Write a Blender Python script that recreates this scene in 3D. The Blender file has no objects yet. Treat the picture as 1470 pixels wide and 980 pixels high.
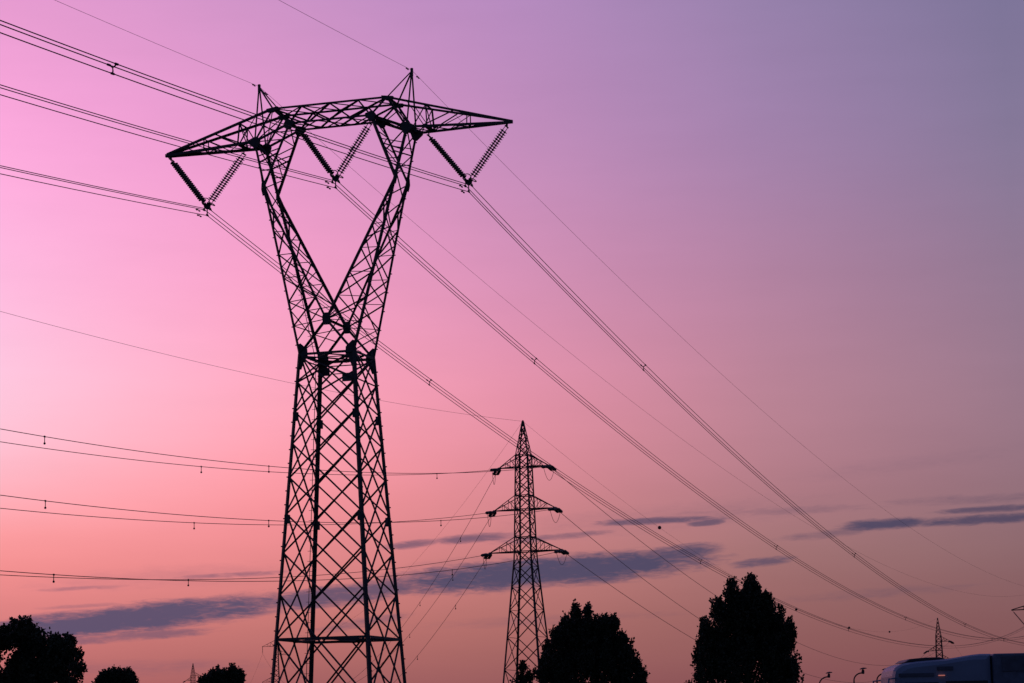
import bpy, math, random
from mathutils import Vector as V, Matrix
import numpy as np
random.seed(7); rng = np.random.default_rng(7)
sc = bpy.context.scene
col = sc.collection
R = math.radians

# ------------------------------------------------------------------ camera
FPX, PITCH, ROLL, EYE = 3339.22, R(9.62185), 0.0206788, 1.6
FWD = V((0, math.cos(PITCH), math.sin(PITCH))); UP0 = V((0, -math.sin(PITCH), math.cos(PITCH))); RT0 = V((1, 0, 0))
RT = math.cos(ROLL)*RT0 - math.sin(ROLL)*UP0; UP = math.sin(ROLL)*RT0 + math.cos(ROLL)*UP0
cd = bpy.data.cameras.new('camera'); cam = bpy.data.objects.new('camera', cd); col.objects.link(cam)
M4 = Matrix((RT, UP, -FWD)).transposed().to_4x4(); M4.translation = V((0, 0, EYE)); cam.matrix_world = M4
cd.sensor_width = 36; cd.lens = FPX/1470*36; cd.clip_start = .5; cd.clip_end = 20000
sc.camera = cam
def ray(px, py):                                  # direction seen at a photo pixel (1470 x 980)
    return FWD*FPX + RT*(px-735) + UP*(490-py)
def at(px, py, Y):                                # the point of that sight line at world depth Y
    d = ray(px, py); return d*(Y/d.y) + V((0, 0, EYE))
def azel(px, py):
    d = ray(px, py).normalized(); return math.degrees(math.atan2(d.x, d.y)), math.degrees(math.asin(d.z))
def s2l(c):
    return tuple((x/12.92 if x <= .04045 else ((x+.055)/1.055)**2.4) for x in (v/255 for v in c))

# ------------------------------------------------------------------ world: dusk sky as a function of direction
w = bpy.data.worlds.new('World'); sc.world = w; w.use_nodes = True
nt = w.node_tree; nt.nodes.clear()
class X:                                          # tiny expression builder over Math nodes
    def __init__(s, k): s.k = k
    def __add__(a, b): return mth('ADD', a, b)
    def __radd__(a, b): return mth('ADD', b, a)
    def __sub__(a, b): return mth('SUBTRACT', a, b)
    def __rsub__(a, b): return mth('SUBTRACT', b, a)
    def __mul__(a, b): return mth('MULTIPLY', a, b)
    __rmul__ = __mul__
    def __truediv__(a, b): return mth('DIVIDE', a, b)
def put(sock, v):
    if isinstance(v, X): nt.links.new(v.k, sock)
    else: sock.default_value = v
def mth(op, a, b=None):
    n = nt.nodes.new('ShaderNodeMath'); n.operation = op; put(n.inputs[0], a)
    if b is not None: put(n.inputs[1], b)
    return X(n.outputs[0])
def mapr(v, a, b, c=0., d=1., smooth=False):
    n = nt.nodes.new('ShaderNodeMapRange'); n.interpolation_type = 'SMOOTHSTEP' if smooth else 'LINEAR'
    put(n.inputs['Value'], v)
    for k, x in (('From Min', a), ('From Max', b), ('To Min', c), ('To Max', d)): put(n.inputs[k], x)
    return X(n.outputs['Result'])
def mix(f, a, b):
    n = nt.nodes.new('ShaderNodeMix'); n.data_type = 'RGBA'; put(n.inputs['Factor'], f)
    cs = [i for i in n.inputs if i.type == 'RGBA']
    for s_, v in zip(cs, (a, b)):
        if isinstance(v, X): nt.links.new(v.k, s_)
        else: s_.default_value = (*v, 1)
    return X([o for o in n.outputs if o.type == 'RGBA'][0])
def noise(vec, scale=1., detail=4., rough=.55, dist=0.):
    n = nt.nodes.new('ShaderNodeTexNoise'); nt.links.new(vec, n.inputs['Vector'])
    n.inputs['Scale'].default_value = scale; n.inputs['Detail'].default_value = detail
    n.inputs['Roughness'].default_value = rough; n.inputs['Distortion'].default_value = dist
    return X(n.outputs[0])
def comb(x, y, z):
    n = nt.nodes.new('ShaderNodeCombineXYZ')
    for i, v in enumerate((x, y, z)): put(n.inputs[i], v)
    return n.outputs[0]
tc = nt.nodes.new('ShaderNodeTexCoord'); sx = nt.nodes.new('ShaderNodeSeparateXYZ')
nt.links.new(tc.outputs['Generated'], sx.inputs[0])
az = mth('ARCTAN2', X(sx.outputs[0]), X(sx.outputs[1]))*57.29578
el = mth('ARCSINE', X(sx.outputs[2]))*57.29578
# colour of the sky (sRGB) by azimuth column and elevation, degrees
GX = [0, 370, 735, 1100, 1470]
GY = [0, 200, 400, 600, 700, 780, 860, 920, 980]
SKY = [
 [(231,156,209),(208,148,200),(183,139,191),(153,130,173),(126,117,153)],
 [(253,170,221),(230,154,205),(197,142,189),(164,131,172),(135,121,153)],
 [(255,186,223),(248,163,202),(216,146,183),(179,131,161),(147,121,146)],
 [(255,197,217),(255,169,188),(229,146,166),(186,131,147),(153,119,135)],
 [(255,179,191),(253,156,166),(218,138,147),(177,123,133),(147,112,123)],
 [(252,154,156),(238,142,146),(203,129,131),(166,117,119),(141,105,110)],
 [(229,135,135),(212,127,125),(186,117,114),(154,103,103),(134,93,96)],
 [(207,121,120),(191,114,111),(170,106,103),(146,94,94),(130,86,88)],
 [(180,104,105),(168,99,100),(153,93,94),(137,83,87),(122,77,81)]]
G = np.array([[s2l(c) for c in r] for r in SKY])
els = np.array([[azel(x, y)[1] for x in GX] for y in GY]); azs = np.array([azel(x, 600)[0] for x in GX])
def cr(xs, ys, q):                                # smooth (Catmull-Rom / Hermite) interpolation
    xs = np.asarray(xs); ys = np.asarray(ys); m = np.gradient(ys, xs, axis=0)
    i = np.clip(np.searchsorted(xs, q)-1, 0, len(xs)-2); h = xs[i+1]-xs[i]; t = (q-xs[i])/h
    return ((2*t**3-3*t**2+1)*ys[i]+(t**3-2*t**2+t)*h*m[i]+(-2*t**3+3*t**2)*ys[i+1]+(t**3-t**2)*h*m[i+1])
EQ = np.linspace(1.2, 18.4, 24); AQ = np.linspace(azs[0], azs[-1], 9)
cols5 = np.array([[cr(els[::-1, j], G[::-1, j], e) for e in EQ] for j in range(5)])   # az, el, rgb
cols9 = np.array([cr(azs, cols5, a) for a in AQ])
ramp_in = mapr(el, -4., 92.)
TOP = [(24, (.20, .15, .34)), (35, (.11, .10, .25)), (60, (.055, .065, .17)), (90, (.035, .05, .13))]
BACK = [(-4, (.006, .007, .012)), (0, (.02, .03, .055)), (6, (.05, .055, .11)), (18, (.05, .06, .135)), (45, (.035, .05, .13)), (90, (.035, .05, .13))]
def ramp(stops):
    n = nt.nodes.new('ShaderNodeValToRGB'); n.color_ramp.interpolation = 'LINEAR'; e = n.color_ramp.elements
    nt.links.new(ramp_in.k, n.inputs[0])
    while len(e) < len(stops): e.new(.5)
    for i, (p, c) in enumerate(stops): e[i].position = (p+4)/96; e[i].color = (*[max(0, float(v)) for v in c], 1)
    return X(n.outputs[0])
cur = None
for j in range(9):
    k = max(.35, 1-.0*j)
    st = [(-4, (.012, .010, .014)), (0, tuple(cols9[j, 0]*.8))] + [(EQ[i], cols9[j, i]) for i in range(24)] + TOP
    rj = ramp(st)
    cur = rj if cur is None else mix(mapr(az, float(AQ[j-1]), float(AQ[j])), cur, rj)
front = cur
# clouds: low bands of stratus, each a soft ellipse broken up by stretched noise
nA = noise(comb(az*.8+el*.5, el*4.2-az*.25, 3.1), 1., 7., .62, .5)
nB = noise(comb(az*2.2, el*11., 9.7), 1., 6., .62, .6)
nz = (nA-.5)*1.8 + (nB-.5)*2.0
def cloud(l, r, h, amp=1., soft=.55, op=.9, flat=1.):
    (a0, e0), (a1, e1) = azel(*l), azel(*r)
    ca, ce = (a0+a1)/2, (e0+e1)/2; L_ = math.hypot(a1-a0, e1-e0); th = math.atan2(e1-e0, a1-a0); H = h*.01716
    u = ((az-ca)*math.cos(th)+(el-ce)*math.sin(th))/(L_/2)
    v = ((el-ce)*math.cos(th)-(az-ca)*math.sin(th))/H
    d = 1.06-mth('POWER', mth('ABSOLUTE', u), 2.6)-v*v
    return mapr(d+nz*amp, 0.05, soft, 0., op, True)
CL = [((-150,926),(485,854),25,.5,.95,.93), ((330,874),(650,832),18,.65,1.,.85), ((500,842),(1062,798),27,.5,.95,.96),
 ((880,808),(1050,784),15,.55,1.1,.9), ((40,925),(330,902),9,.7,1.2,.6),
 ((1190,757),(1345,747),10,.45,1.,.92), ((1290,752),(1540,738),9,.55,1.1,.85), ((1330,736),(1540,724),6,.6,1.1,.75), ((830,752),(1060,742),7,.65,1.2,.8),
 ((540,787),(640,776),7,.6,1.2,.7), ((610,778),(760,766),8,.6,1.2,.75), ((1040,813),(1150,800),8,.65,1.2,.75), ((240,830),(430,820),5,.7,1.3,.55),
 ((40,848),(200,840),4,.7,1.4,.45), ((40,874),(190,866),4,.7,1.4,.45), ((190,872),(300,866),4,.7,1.4,.4), ((700,780),(900,760),6,.7,1.3,.6),
 ((980,753),(1045,747),6,.5,1.,.75), ((440,908),(600,880),9,.8,1.4,.55), ((1100,776),(1270,758),7,.8,1.5,.45),
 ((1090,864),(1430,838),9,.8,2.,.34), ((560,900),(1000,880),10,.8,2.2,.3), ((1250,722),(1540,710),9,.8,2.,.42), ((0,960),(420,955),14,.7,2.2,.35),
 ((640,770),(1250,715),26,.6,2.4,.3), ((880,742),(1290,726),8,.8,1.8,.38), ((1100,690),(1500,640),16,.7,2.6,.2), ((0,842),(500,812),20,.7,2.4,.28), ((560,815),(780,800),10,.8,2.,.3)]
dens = None
for a in CL:
    c_ = cloud(*a); dens = c_ if dens is None else mth('MAXIMUM', dens, c_)
tint = mapr(az, -12., 12.)
veil = noise(comb(az*.25, el*1.3, 21.), 1., 4., .55)
vm = nt.nodes.new('ShaderNodeVectorMath'); vm.operation = 'SCALE'; nt.links.new(front.k, vm.inputs[0]); put(vm.inputs['Scale'], mapr(veil, 0.25, .75, .98, 1.02)); front = X(vm.outputs[0])
front = mix(dens, front, mix(tint, s2l((82, 80, 111)), s2l((72, 68, 95))))
back = ramp(BACK)
final = mix(mapr(mth('ABSOLUTE', az+8.), 22., 95., 0., 1., True), front, back)
bg = nt.nodes.new('ShaderNodeBackground'); nt.links.new(final.k, bg.inputs['Color']); bg.inputs['Strength'].default_value = 1.
wo = nt.nodes.new('ShaderNodeOutputWorld'); nt.links.new(bg.outputs[0], wo.inputs['Surface'])
# afterglow: the sun itself is already at the horizon, far to the left
sl = bpy.data.lights.new('sun', 'SUN'); sl.energy = .03; sl.angle = R(6); sl.color = (1, .55, .42)
so = bpy.data.objects.new('sun', sl); col.objects.link(so); so.rotation_euler = V((math.sin(R(-40)), math.cos(R(-40)), .03)).to_track_quat('Z', 'Y').to_euler()
sc.view_settings.view_transform = 'Standard'; sc.view_settings.look = 'None'
sc.view_settings.exposure = 0; sc.view_settings.gamma = 1
sc.cycles.max_bounces = 4; sc.cycles.transparent_max_bounces = 4

# ------------------------------------------------------------------ materials
def mat(name, c, rough=.6, metal=0., var=.25, scale=6., c2=None):
    m = bpy.data.materials.new(name); m.use_nodes = True; t = m.node_tree; b = t.nodes['Principled BSDF']
    g = t.nodes.new('ShaderNodeTexCoord'); n = t.nodes.new('ShaderNodeTexNoise'); n.inputs['Scale'].default_value = scale; n.inputs['Detail'].default_value = 5
    r = t.nodes.new('ShaderNodeValToRGB'); r.color_ramp.elements[0].position = .3; r.color_ramp.elements[1].position = .7
    lo = c2 or tuple(v*(1-var) for v in c); hi = tuple(v*(1+var) for v in c) if c2 is None else c
    r.color_ramp.elements[0].color = (*lo, 1); r.color_ramp.elements[1].color = (*hi, 1)
    t.links.new(g.outputs['Object'], n.inputs['Vector']); t.links.new(n.outputs[0], r.inputs[0]); t.links.new(r.outputs[0], b.inputs['Base Color'])
    b.inputs['Roughness'].default_value = rough; b.inputs['Metallic'].default_value = metal
    return m
STEEL = mat('weathered dark steel', (.05, .055, .06), .75)
STEEL2 = mat('weathered grey steel', (.055, .05, .052), .75)
WIRE = mat('aged aluminium conductor', (.035, .033, .036), .7)
EWIRE = mat('thin steel earth wire', (.06, .055, .06), .7)
GLASS = mat('dark insulator glass', (.03, .045, .05), .35)
SIGNM = mat('weathered sign plate', (.10, .10, .10), .6)
LEAF = mat('dark foliage', (.030, .042, .018), .75, 0, .35, 2.)
LEAF2 = mat('dark poplar foliage', (.026, .038, .018), .75, 0, .35, 2.)
BARK = mat('bark', (.05, .04, .03), .9)
CONC = mat('concrete', (.25, .24, .22), .9)

# ------------------------------------------------------------------ mesh helpers
class MB:
    def __init__(s): s.v = []; s.f = []
    def raw(s, vs, fs):
        o = len(s.v); s.v += [tuple(x) for x in vs]; s.f += [tuple(i+o for i in f) for f in fs]
    def ang(s, p, q, w, t=None, ref=None):        # an L-angle steel bar from p to q
        p = V(p); q = V(q); d = q-p
        if d.length < 1e-4: return
        d.normalize(); t = t or max(.012, w*.14)
        ref = V(ref) if ref is not None else V((0, 0, 1))
        n1 = d.cross(ref)
        if n1.length < .05: n1 = d.cross(V((1, 0, 0)))
        n1.normalize(); n2 = d.cross(n1).normalized(); c = w*.38
        pr = [(0, 0), (w, 0), (w, t), (t, t), (t, w), (0, w)]
        vs = [o + n1*(a-c) + n2*(b-c) for o in (p, q) for a, b in pr]
        s.raw(vs, [(i, (i+1) % 6, (i+1) % 6+6, i+6) for i in range(6)] + [(5, 4, 3, 2, 1, 0), (6, 7, 8, 9, 10, 11)])
    def box(s, c, sz, ax=None):
        c = V(c); ax = ax or (V((1, 0, 0)), V((0, 1, 0)), V((0, 0, 1)))
        vs = [c + ax[0]*sz[0]/2*i + ax[1]*sz[1]/2*j + ax[2]*sz[2]/2*k for i in (-1, 1) for j in (-1, 1) for k in (-1, 1)]
        s.raw(vs, [(0, 1, 3, 2), (4, 6, 7, 5), (0, 4, 5, 1), (2, 3, 7, 6), (0, 2, 6, 4), (1, 5, 7, 3)])
    def tube(s, pts, r, n=6):
        pts = [V(p) for p in pts]; m = len(pts); vs = []; rs = r if isinstance(r, (list, tuple)) else [r]*m
        for i, p in enumerate(pts):
            d = (pts[min(i+1, m-1)]-pts[max(i-1, 0)]).normalized()
            a = d.cross(V((0, 0, 1)))
            if a.length < .05: a = d.cross(V((1, 0, 0)))
            a.normalize(); b = d.cross(a)
            vs += [p + (a*math.cos(6.28319*k/n)+b*math.sin(6.28319*k/n))*rs[i] for k in range(n)]
        fs = [(i*n+k, i*n+(k+1) % n, (i+1)*n+(k+1) % n, (i+1)*n+k) for i in range(m-1) for k in range(n)]
        fs += [tuple(range(n-1, -1, -1)), tuple((m-1)*n+k for k in range(n))]
        s.raw(vs, fs)
    def lathe(s, p, d, prof, n=10):               # prof: (along, radius)
        p = V(p); d = V(d).normalized(); a = d.cross(V((.3, .2, 1))).normalized(); b = d.cross(a); m = len(prof)
        vs = [p + d*h + (a*math.cos(6.28319*k/n)+b*math.sin(6.28319*k/n))*r for h, r in prof for k in range(n)]
        fs = [(i*n+k, i*n+(k+1) % n, (i+1)*n+(k+1) % n, (i+1)*n+k) for i in range(m-1) for k in range(n)]
        fs += [tuple(range(n-1, -1, -1)), tuple((m-1)*n+k for k in range(n))]
        s.raw(vs, fs)
    def ball(s, c, r, n=12):
        s.lathe(V(c)-V((0, 0, r)), (0, 0, 1), [(r-r*math.cos(math.pi*i/8), max(.001, r*math.sin(math.pi*i/8))) for i in range(9)], n)
    def plate(s, pts, th, nrm):                   # a flat polygon with thickness
        nrm = V(nrm).normalized(); m = len(pts); vs = [V(p)+nrm*th/2*k for k in (-1, 1) for p in pts]
        s.raw(vs, [tuple(range(m-1, -1, -1)), tuple(range(m, 2*m))] + [(i, (i+1) % m, (i+1) % m+m, i+m) for i in range(m)])
    def ring(s, c, ax, r, rr, n=20):
        ax = V(ax).normalized(); a = ax.cross(V((.2, .1, 1))).normalized(); b = ax.cross(a); vs = []; k = 6
        for i in range(n):
            e = a*math.cos(6.28319*i/n)+b*math.sin(6.28319*i/n)
            vs += [V(c)+e*(r+rr*math.cos(6.28319*j/k))+ax*rr*math.sin(6.28319*j/k) for j in range(k)]
        s.raw(vs, [(i*k+j, i*k+(j+1) % k, (i+1) % n*k+(j+1) % k, (i+1) % n*k+j) for i in range(n) for j in range(k)])
    def build(s, name, m, parent=None, smooth=False):
        me = bpy.data.meshes.new(name); me.from_pydata(s.v, [], s.f); me.update(); me.materials.append(m)
        if smooth: me.polygons.foreach_set('use_smooth', [True]*len(me.polygons))
        o = bpy.data.objects.new(name, me); col.objects.link(o)
        if parent is not None: o.parent = parent
        return o
def tag(o, label=None, cat=None, group=None, kind=None):
    for k, v in (('label', label), ('category', cat), ('group', group), ('kind', kind)):
        if v: o[k] = v
    return o
def thing(name, loc, label, cat, group=None, rz=0.):
    o = bpy.data.objects.new(name, None); col.objects.link(o); o.location = loc; o.rotation_euler = (0, 0, rz)
    o.empty_display_size = .5
    return tag(o, label, cat, group)
def lerp(a, b, t): return V(a).lerp(V(b), t)
def xlace(mb, a0, a1, b0, b1, n, w, horiz=0., step=1):    # cross-lacing between two chords
    A = [lerp(a0, a1, i/n) for i in range(n+1)]; B = [lerp(b0, b1, i/n) for i in range(n+1)]
    for i in range(0, n+1-step):
        mb.ang(A[i], B[i+step], w); mb.ang(B[i]+V((0, 0, .004)), A[i+step]+V((.02, .02, 0)), w)
    if horiz:
        for i in range(n+1): mb.ang(A[i], B[i], horiz)
def zig(mb, a0, a1, b0, b1, n, w, horiz=0.):
    for i in range(n):
        p, q = (lerp(a0, a1, i/n), lerp(b0, b1, (i+1)/n)) if i % 2 == 0 else (lerp(b0, b1, i/n), lerp(a0, a1, (i+1)/n))
        mb.ang(p, q, w)
    if horiz:
        for i in range(1, n): mb.ang(lerp(a0, a1, i/n), lerp(b0, b1, i/n), horiz)

# ------------------------------------------------------------------ ground, road
def grid_ground():
    mb = MB(); N = 40; L_ = 9000
    xs = [((i/N)*2-1) for i in range(N+1)]; xs = [math.copysign(abs(x)**2.2*L_, x) for x in xs]
    vs = [(x, y, 0) for y in xs for x in xs]
    fs = [(j*(N+1)+i, j*(N+1)+i+1, (j+1)*(N+1)+i+1, (j+1)*(N+1)+i) for j in range(N) for i in range(N)]
    mb.raw(vs, fs); return mb
tag(grid_ground().build('ground', mat('dry field grass', (.07, .075, .035), .95, 0, .4, .4)), None, None, None, 'structure')
mb = MB(); mb.box((200, 66, .002), (1600, 7.5, .012)); tag(mb.build('road', mat('asphalt', (.05, .05, .052), .9)), kind='structure')
mb = MB()
for sy in (-3.4, 3.4): mb.box((200, 66+sy, .012), (1600, .14, .004))
for i in range(-60, 100): mb.box((i*8., 66, .012), (3.2, .14, .004))
tag(mb.build('road_marking', mat('road paint', (.7, .7, .68), .7)), kind='structure')

# ------------------------------------------------------------------ the tall pylon
H = {'T': (3.771, .929, 40.365), 'I': (2.681, .893, 39.343), 'O': (5.009, .887, 38.379), 'K': (4.34, 1.18, 35.25),
     'C': (0., 1.729, 26.679), 'W': (1.732, 1.75, 24.627), 'F': (2.869, 2.863, 7.501)}
TIPU, TIPZ, PKU, PKZ = 11.375, 38.312, 5.08, 42.173
VBU, VBZ, VCZ = 8.625, 34.77, 35.778
def tall_pylon(loc, yaw, label, dz=0., group=None):
    root = thing('lattice_pylon', loc, label, 'pylon', group, yaw)
    zf = lambda z: z+dz
    P = lambda k, su, sv: V((H[k][0]*su, H[k][1]*sv, zf(H[k][2])))
    def body(z):                                  # half width of the square body below the waist (photo pylon heights)
        t = (H['W'][2]-z)/(H['W'][2]-H['F'][2]); return 1.741+(2.866-1.741)*t
    zb = -dz                                      # the height (in photo-pylon terms) of the ground
    B = lambda z, su, sv: V((body(z)*su, body(z)*sv, z+dz))
    S4 = [(-1, -1), (-1, 1), (1, 1), (1, -1)]
    for su, sv in S4:
        m = MB(); m.ang(B(zb, su, sv), B(H['W'][2], su, sv), .21, .03, (su, sv, 0))
        for i in range(26): m.box(B(zb+3+i*(H['W'][2]-zb-3)/26, su, sv)+V((su*.1, 0, 0)), (.16, .07, .07))
        leg = m.build('leg', STEEL, root)
        m = MB(); p = B(H['W'][2], su, sv); s = su   # big plate at the waist, in the face across the line
        pts = [(p.x+s*.09, p.y, p.z+.62), (p.x-s*.06, p.y, p.z+.66), (p.x-s*.5, p.y, p.z+.28), (p.x-s*.52, p.y, p.z-.14), (p.x-s*.26, p.y, p.z-.55), (p.x-s*.11, p.y, p.z-.95), (p.x+s*.1, p.y, p.z-.95)]
        m.plate(pts, .03, (0, 1, 0))
        pts = [(p.x, p.y+sv*.08, p.z+.6), (p.x, p.y-sv*.48, p.z+.22), (p.x, p.y-sv*.48, p.z-.3), (p.x, p.y+sv*.08, p.z-.9)]
        m.plate(pts, .03, (1, 0, 0)); m.build('gusset_plate', STEEL, leg)
        for zz in (20.8, 14.6):
            if zz+dz < 2: continue
            m = MB(); m.box(B(zz, su, sv)-V((su*.08, 0, 0)), (.27, .27, .52)); m.build('splice_plate', STEEL, leg)
        m = MB(); b = B(zb, su, sv); m.lathe((b.x, b.y, -.3), (0, 0, 1), [(0, .45), (.7, .42), (.75, .3)], 12); m.build('footing', CONC, root)
    # double lattice on the four faces, closing up towards the waist
    def levels(z0, z1, n):
        k = (body(z1)/body(z0))**(1/n); a = [k**i for i in range(n)]; s = sum(a); z = [z0]
        for x in a: z.append(z[-1]+x/s*(z1-z0))
        return z
    lv = levels(H['F'][2], H['W'][2], 8)
    if zb < 5: lv = [zb+.05, zb+.05+(7.501-zb)/2] + lv
    else: lv = [zb+.05] + [z for z in lv if z > zb+1.5]
    for (a, b) in zip(S4, S4[1:]+S4[:1]):
        m = MB(); off = V(((a[0]+b[0])*.02, (a[1]+b[1])*.02, 0)); bw_ = .115 if a[0] == b[0] else .088
        for i in range(len(lv)-2):
            m.ang(B(lv[i], *a)+off, B(lv[i+2], *b)+off, bw_); m.ang(B(lv[i], *b)-off, B(lv[i+2], *a)-off, bw_)
        for (i, j) in ((0, 1), (len(lv)-2, len(lv)-1)):
            m.ang(B(lv[i], *a)+off, B(lv[j], *b)+off, bw_); m.ang(B(lv[i], *b)-off, B(lv[j], *a)-off, bw_)
        m.build('side_bracing', STEEL, root)
    if zb < 5:
        m = MB()
        for a, b in zip(S4, S4[1:]+S4[:1]): m.ang(P('F', *a), P('F', *b), .15)
        mids = [(P('F', *a)+P('F', *b))/2 for a, b in zip(S4, S4[1:]+S4[:1])]
        for i in range(4): m.ang(mids[i]-V((0, 0, .06)), mids[(i+1) % 4]-V((0, 0, .06)), .11)
        m.ang(mids[1], mids[3], .11)
        m.build('horizontal_frame', STEEL, root)
    m = MB()
    for a, b in zip(S4, S4[1:]+S4[:1]):
        m.ang(P('W', *a), P('W', *b), .15)
        m.ang(P('W', *a)+V((0, 0, -.28)), P('W', *b)+V((0, 0, -.28)), .06)
    mids = [(P('W', *a)+P('W', *b))/2 for a, b in zip(S4, S4[1:]+S4[:1])]
    for i in range(4): m.ang(mids[i]-V((0, 0, .08)), mids[(i+1) % 4]-V((0, 0, .08)), .08)
    m.ang(P('W', -1, -1)-V((0, 0, .12)), P('W', 1, 1)-V((0, 0, .12)), .08); m.ang(P('W', -1, 1)-V((0, 0, .2)), P('W', 1, -1)-V((0, 0, .2)), .08)
    m.build('waist_frame', STEEL, root)
    # crotch: struts from the waist corners to the two middle joints
    m = MB()
    for sv in (-1, 1):
        for su in (-1, 1): m.ang(P('W', su, sv), P('C', 0, sv), .13)
    m.ang(P('C', 0, -1), P('C', 0, 1), .13); cr_ = m.build('crotch_strut', STEEL, root)
    for sv in (-1, 1):
        m = MB(); c = P('C', 0, sv)
        m.plate([c+V((x, 0, z)) for x, z in ((-.17, .38), (.17, .38), (.24, .1), (.18, -.34), (-.18, -.34), (-.24, .1))], .2, (0, 1, 0)); m.build('gusset_plate', STEEL, cr_)
    # the two fork arms
    for su in (-1, 1):
        fm = MB(); NP = 6
        for sv in (-1, 1): xlace(fm, lerp(P('W', su, sv), P('O', su, sv), .13), lerp(P('W', su, sv), P('O', su, sv), .79), P('C', 0, sv), P('K', su, sv), NP, .075, .045)
        zig(fm, P('W', su, -1), P('O', su, -1), P('W', su, 1), P('O', su, 1), 10, .08, .0)
        zig(fm, P('C', 0, -1), P('K', su, -1), P('C', 0, 1), P('K', su, 1), 7, .08, .0)
        for sv in (-1, 1):
            Wo = lambda t: lerp(P('W', su, sv), P('O', su, sv), t)
            fm.ang(Wo(.06), lerp(P('C', 0, sv), P('K', su, sv), .09), .06)
            fm.ang(Wo(.13), lerp(P('W', su, sv), P('C', 0, sv), .6), .06)
            KI = lambda t: lerp(P('K', su, sv), P('I', su, sv), t)
            for a, b in ((.79, 0), (.86, .3), (.93, .62)): fm.ang(Wo(a), KI(b), .06)
            fm.ang(Wo(.79), KI(.3), .085); fm.ang(Wo(.9), KI(0), .085); fm.ang(Wo(.9), KI(.55), .085); fm.ang(Wo(1.), KI(.42), .085)
        zig(fm, P('K', su, -1), P('I', su, -1), P('K', su, 1), P('I', su, 1), 4, .07, .05)
        fk = fm.build('fork_arm', STEEL, root)
        for sv in (-1, 1):
            c = MB(); c.ang(P('W', su, sv), P('O', su, sv), .15, .024, (su, sv, 0))
            for i in range(12): c.box(lerp(P('W', su, sv), P('O', su, sv), (i+.5)/12)+V((su*.09, 0, 0)), (.12, .06, .06))
            c.build('chord', STEEL, fk)
            c = MB(); c.ang(P('C', 0, sv), P('K', su, sv), .15, .024, (su, sv, 0)); c.ang(P('K', su, sv), P('I', su, sv), .15, .024, (su, sv, 0)); c.build('chord', STEEL, fk)
            k = P('K', su, sv); c = MB(); c.plate([k+V((x*su, 0, z)) for x, z in ((-.1, .5), (.1, .35), (.12, -.05), (.02, -.45), (-.14, -.4), (-.12, 0))], .03, (0, 1, 0)); c.build('gusset_plate', STEEL, fk)
    # cross beam with its joints
    bm = MB()
    for sv in (-1, 1):
        xlace(bm, P('T', -1, sv), P('T', 1, sv), P('I', -1, sv), P('I', 1, sv), 4, .10)
        for su in (-1, 1):
            bm.ang(P('T', su, sv), P('I', su, sv), .13); bm.ang(P('T', su, sv), P('O', su, sv), .13); bm.ang(P('I', su, sv), P('O', su, sv), .16)
            bm.ang(lerp(P('T', su, sv), P('O', su, sv), .5), lerp(P('I', su, sv), P('O', su, sv), .45), .07)
    xlace(bm, P('T', -1, -1), P('T', 1, -1), P('T', -1, 1), P('T', 1, 1), 4, .055)
    xlace(bm, P('I', -1, -1), P('I', 1, -1), P('I', -1, 1), P('I', 1, 1), 3, .055)
    for su in (-1, 1):
        for k in 'TIO': bm.ang(P(k, su, -1), P(k, su, 1), .12)
        xlace(bm, P('I', su, -1), P('O', su, -1), P('I', su, 1), P('O', su, 1), 2, .07)
        bm.ang(P('T', su, -1), P('O', su, 1), .06); bm.ang(P('T', su, 1), P('O', su, -1), .06)
    beam = bm.build('crossbeam', STEEL, root)
    for sv in (-1, 1):
        for k in 'TI':
            c = MB(); c.ang(P(k, -1, sv), P(k, 1, sv), .13, .022, (0, sv, 0)); c.build('chord', STEEL, beam)
    def hull(ps):
        ps = sorted(set((round(a, 4), round(b, 4)) for a, b in ps)); out = []
        for seq in (ps, ps[::-1]):
            h = []
            for p in seq:
                while len(h) > 1 and (h[-1][0]-h[-2][0])*(p[1]-h[-2][1])-(h[-1][1]-h[-2][1])*(p[0]-h[-2][0]) <= 0: h.pop()
                h.append(p)
            out += h[:-1]
        return out
    TP_ = (TIPU, TIPZ); uz = lambda k: (H[k][0], H[k][2])
    for k, nb, th in (('T', (((0, 40.365), .42), (TP_, .5), (uz('I'), .22), (uz('O'), .25)), .22), ('I', (((0, 39.343), .42), (uz('O'), .42), (uz('T'), .34), (uz('K'), .5)), .24),
                      ('O', ((TP_, .5), (uz('I'), .42), (uz('T'), .36), (uz('W'), .55)), .24)):
        pts = []
        for (a, b), r_ in nb:
            d_ = V((a-H[k][0], b-H[k][2])).normalized()*r_*.8; n_ = V((-d_.y, d_.x)).normalized()*.105
            pts += [(d_.x+n_.x, d_.y+n_.y), (d_.x-n_.x, d_.y-n_.y)]
        for su in (-1, 1):
            for sv in (-1, 1):
                c = MB(); o = P(k, su, sv); c.plate([o+V((su*a, 0, b)) for a, b in hull(pts)], th, (0, 1, 0)); c.build('gusset_plate', STEEL, beam)
    # crossarms
    for su in (-1, 1):
        tip = V((TIPU*su, 0, zf(TIPZ)))
        am = MB(); up = lambda t, sv: lerp(P('T', su, sv), tip, t); lo = lambda t, sv: lerp(P('O', su, sv), tip, t)
        tu = lambda u: (u-H['T'][0])/(TIPU-H['T'][0]); tl = lambda u: (u-H['O'][0])/(TIPU-H['O'][0])
        for sv in (-1, 1):
            am.ang(up(tu(6.15), sv), lo(tl(6.25), sv), .09); am.ang(up(tu(6.15), sv), lo(tl(5.4), sv), .07)
            am.ang(up(tu(7.9), sv), lo(tl(5.9), sv), .085); am.ang(up(tu(8.7), sv), lo(tl(8.7), sv), .055); am.ang(up(tu(8.7), sv), lo(tl(7.3), sv), .05)
            am.ang(up(tu(5.0), sv), lo(tl(6.1), sv), .05)
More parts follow.
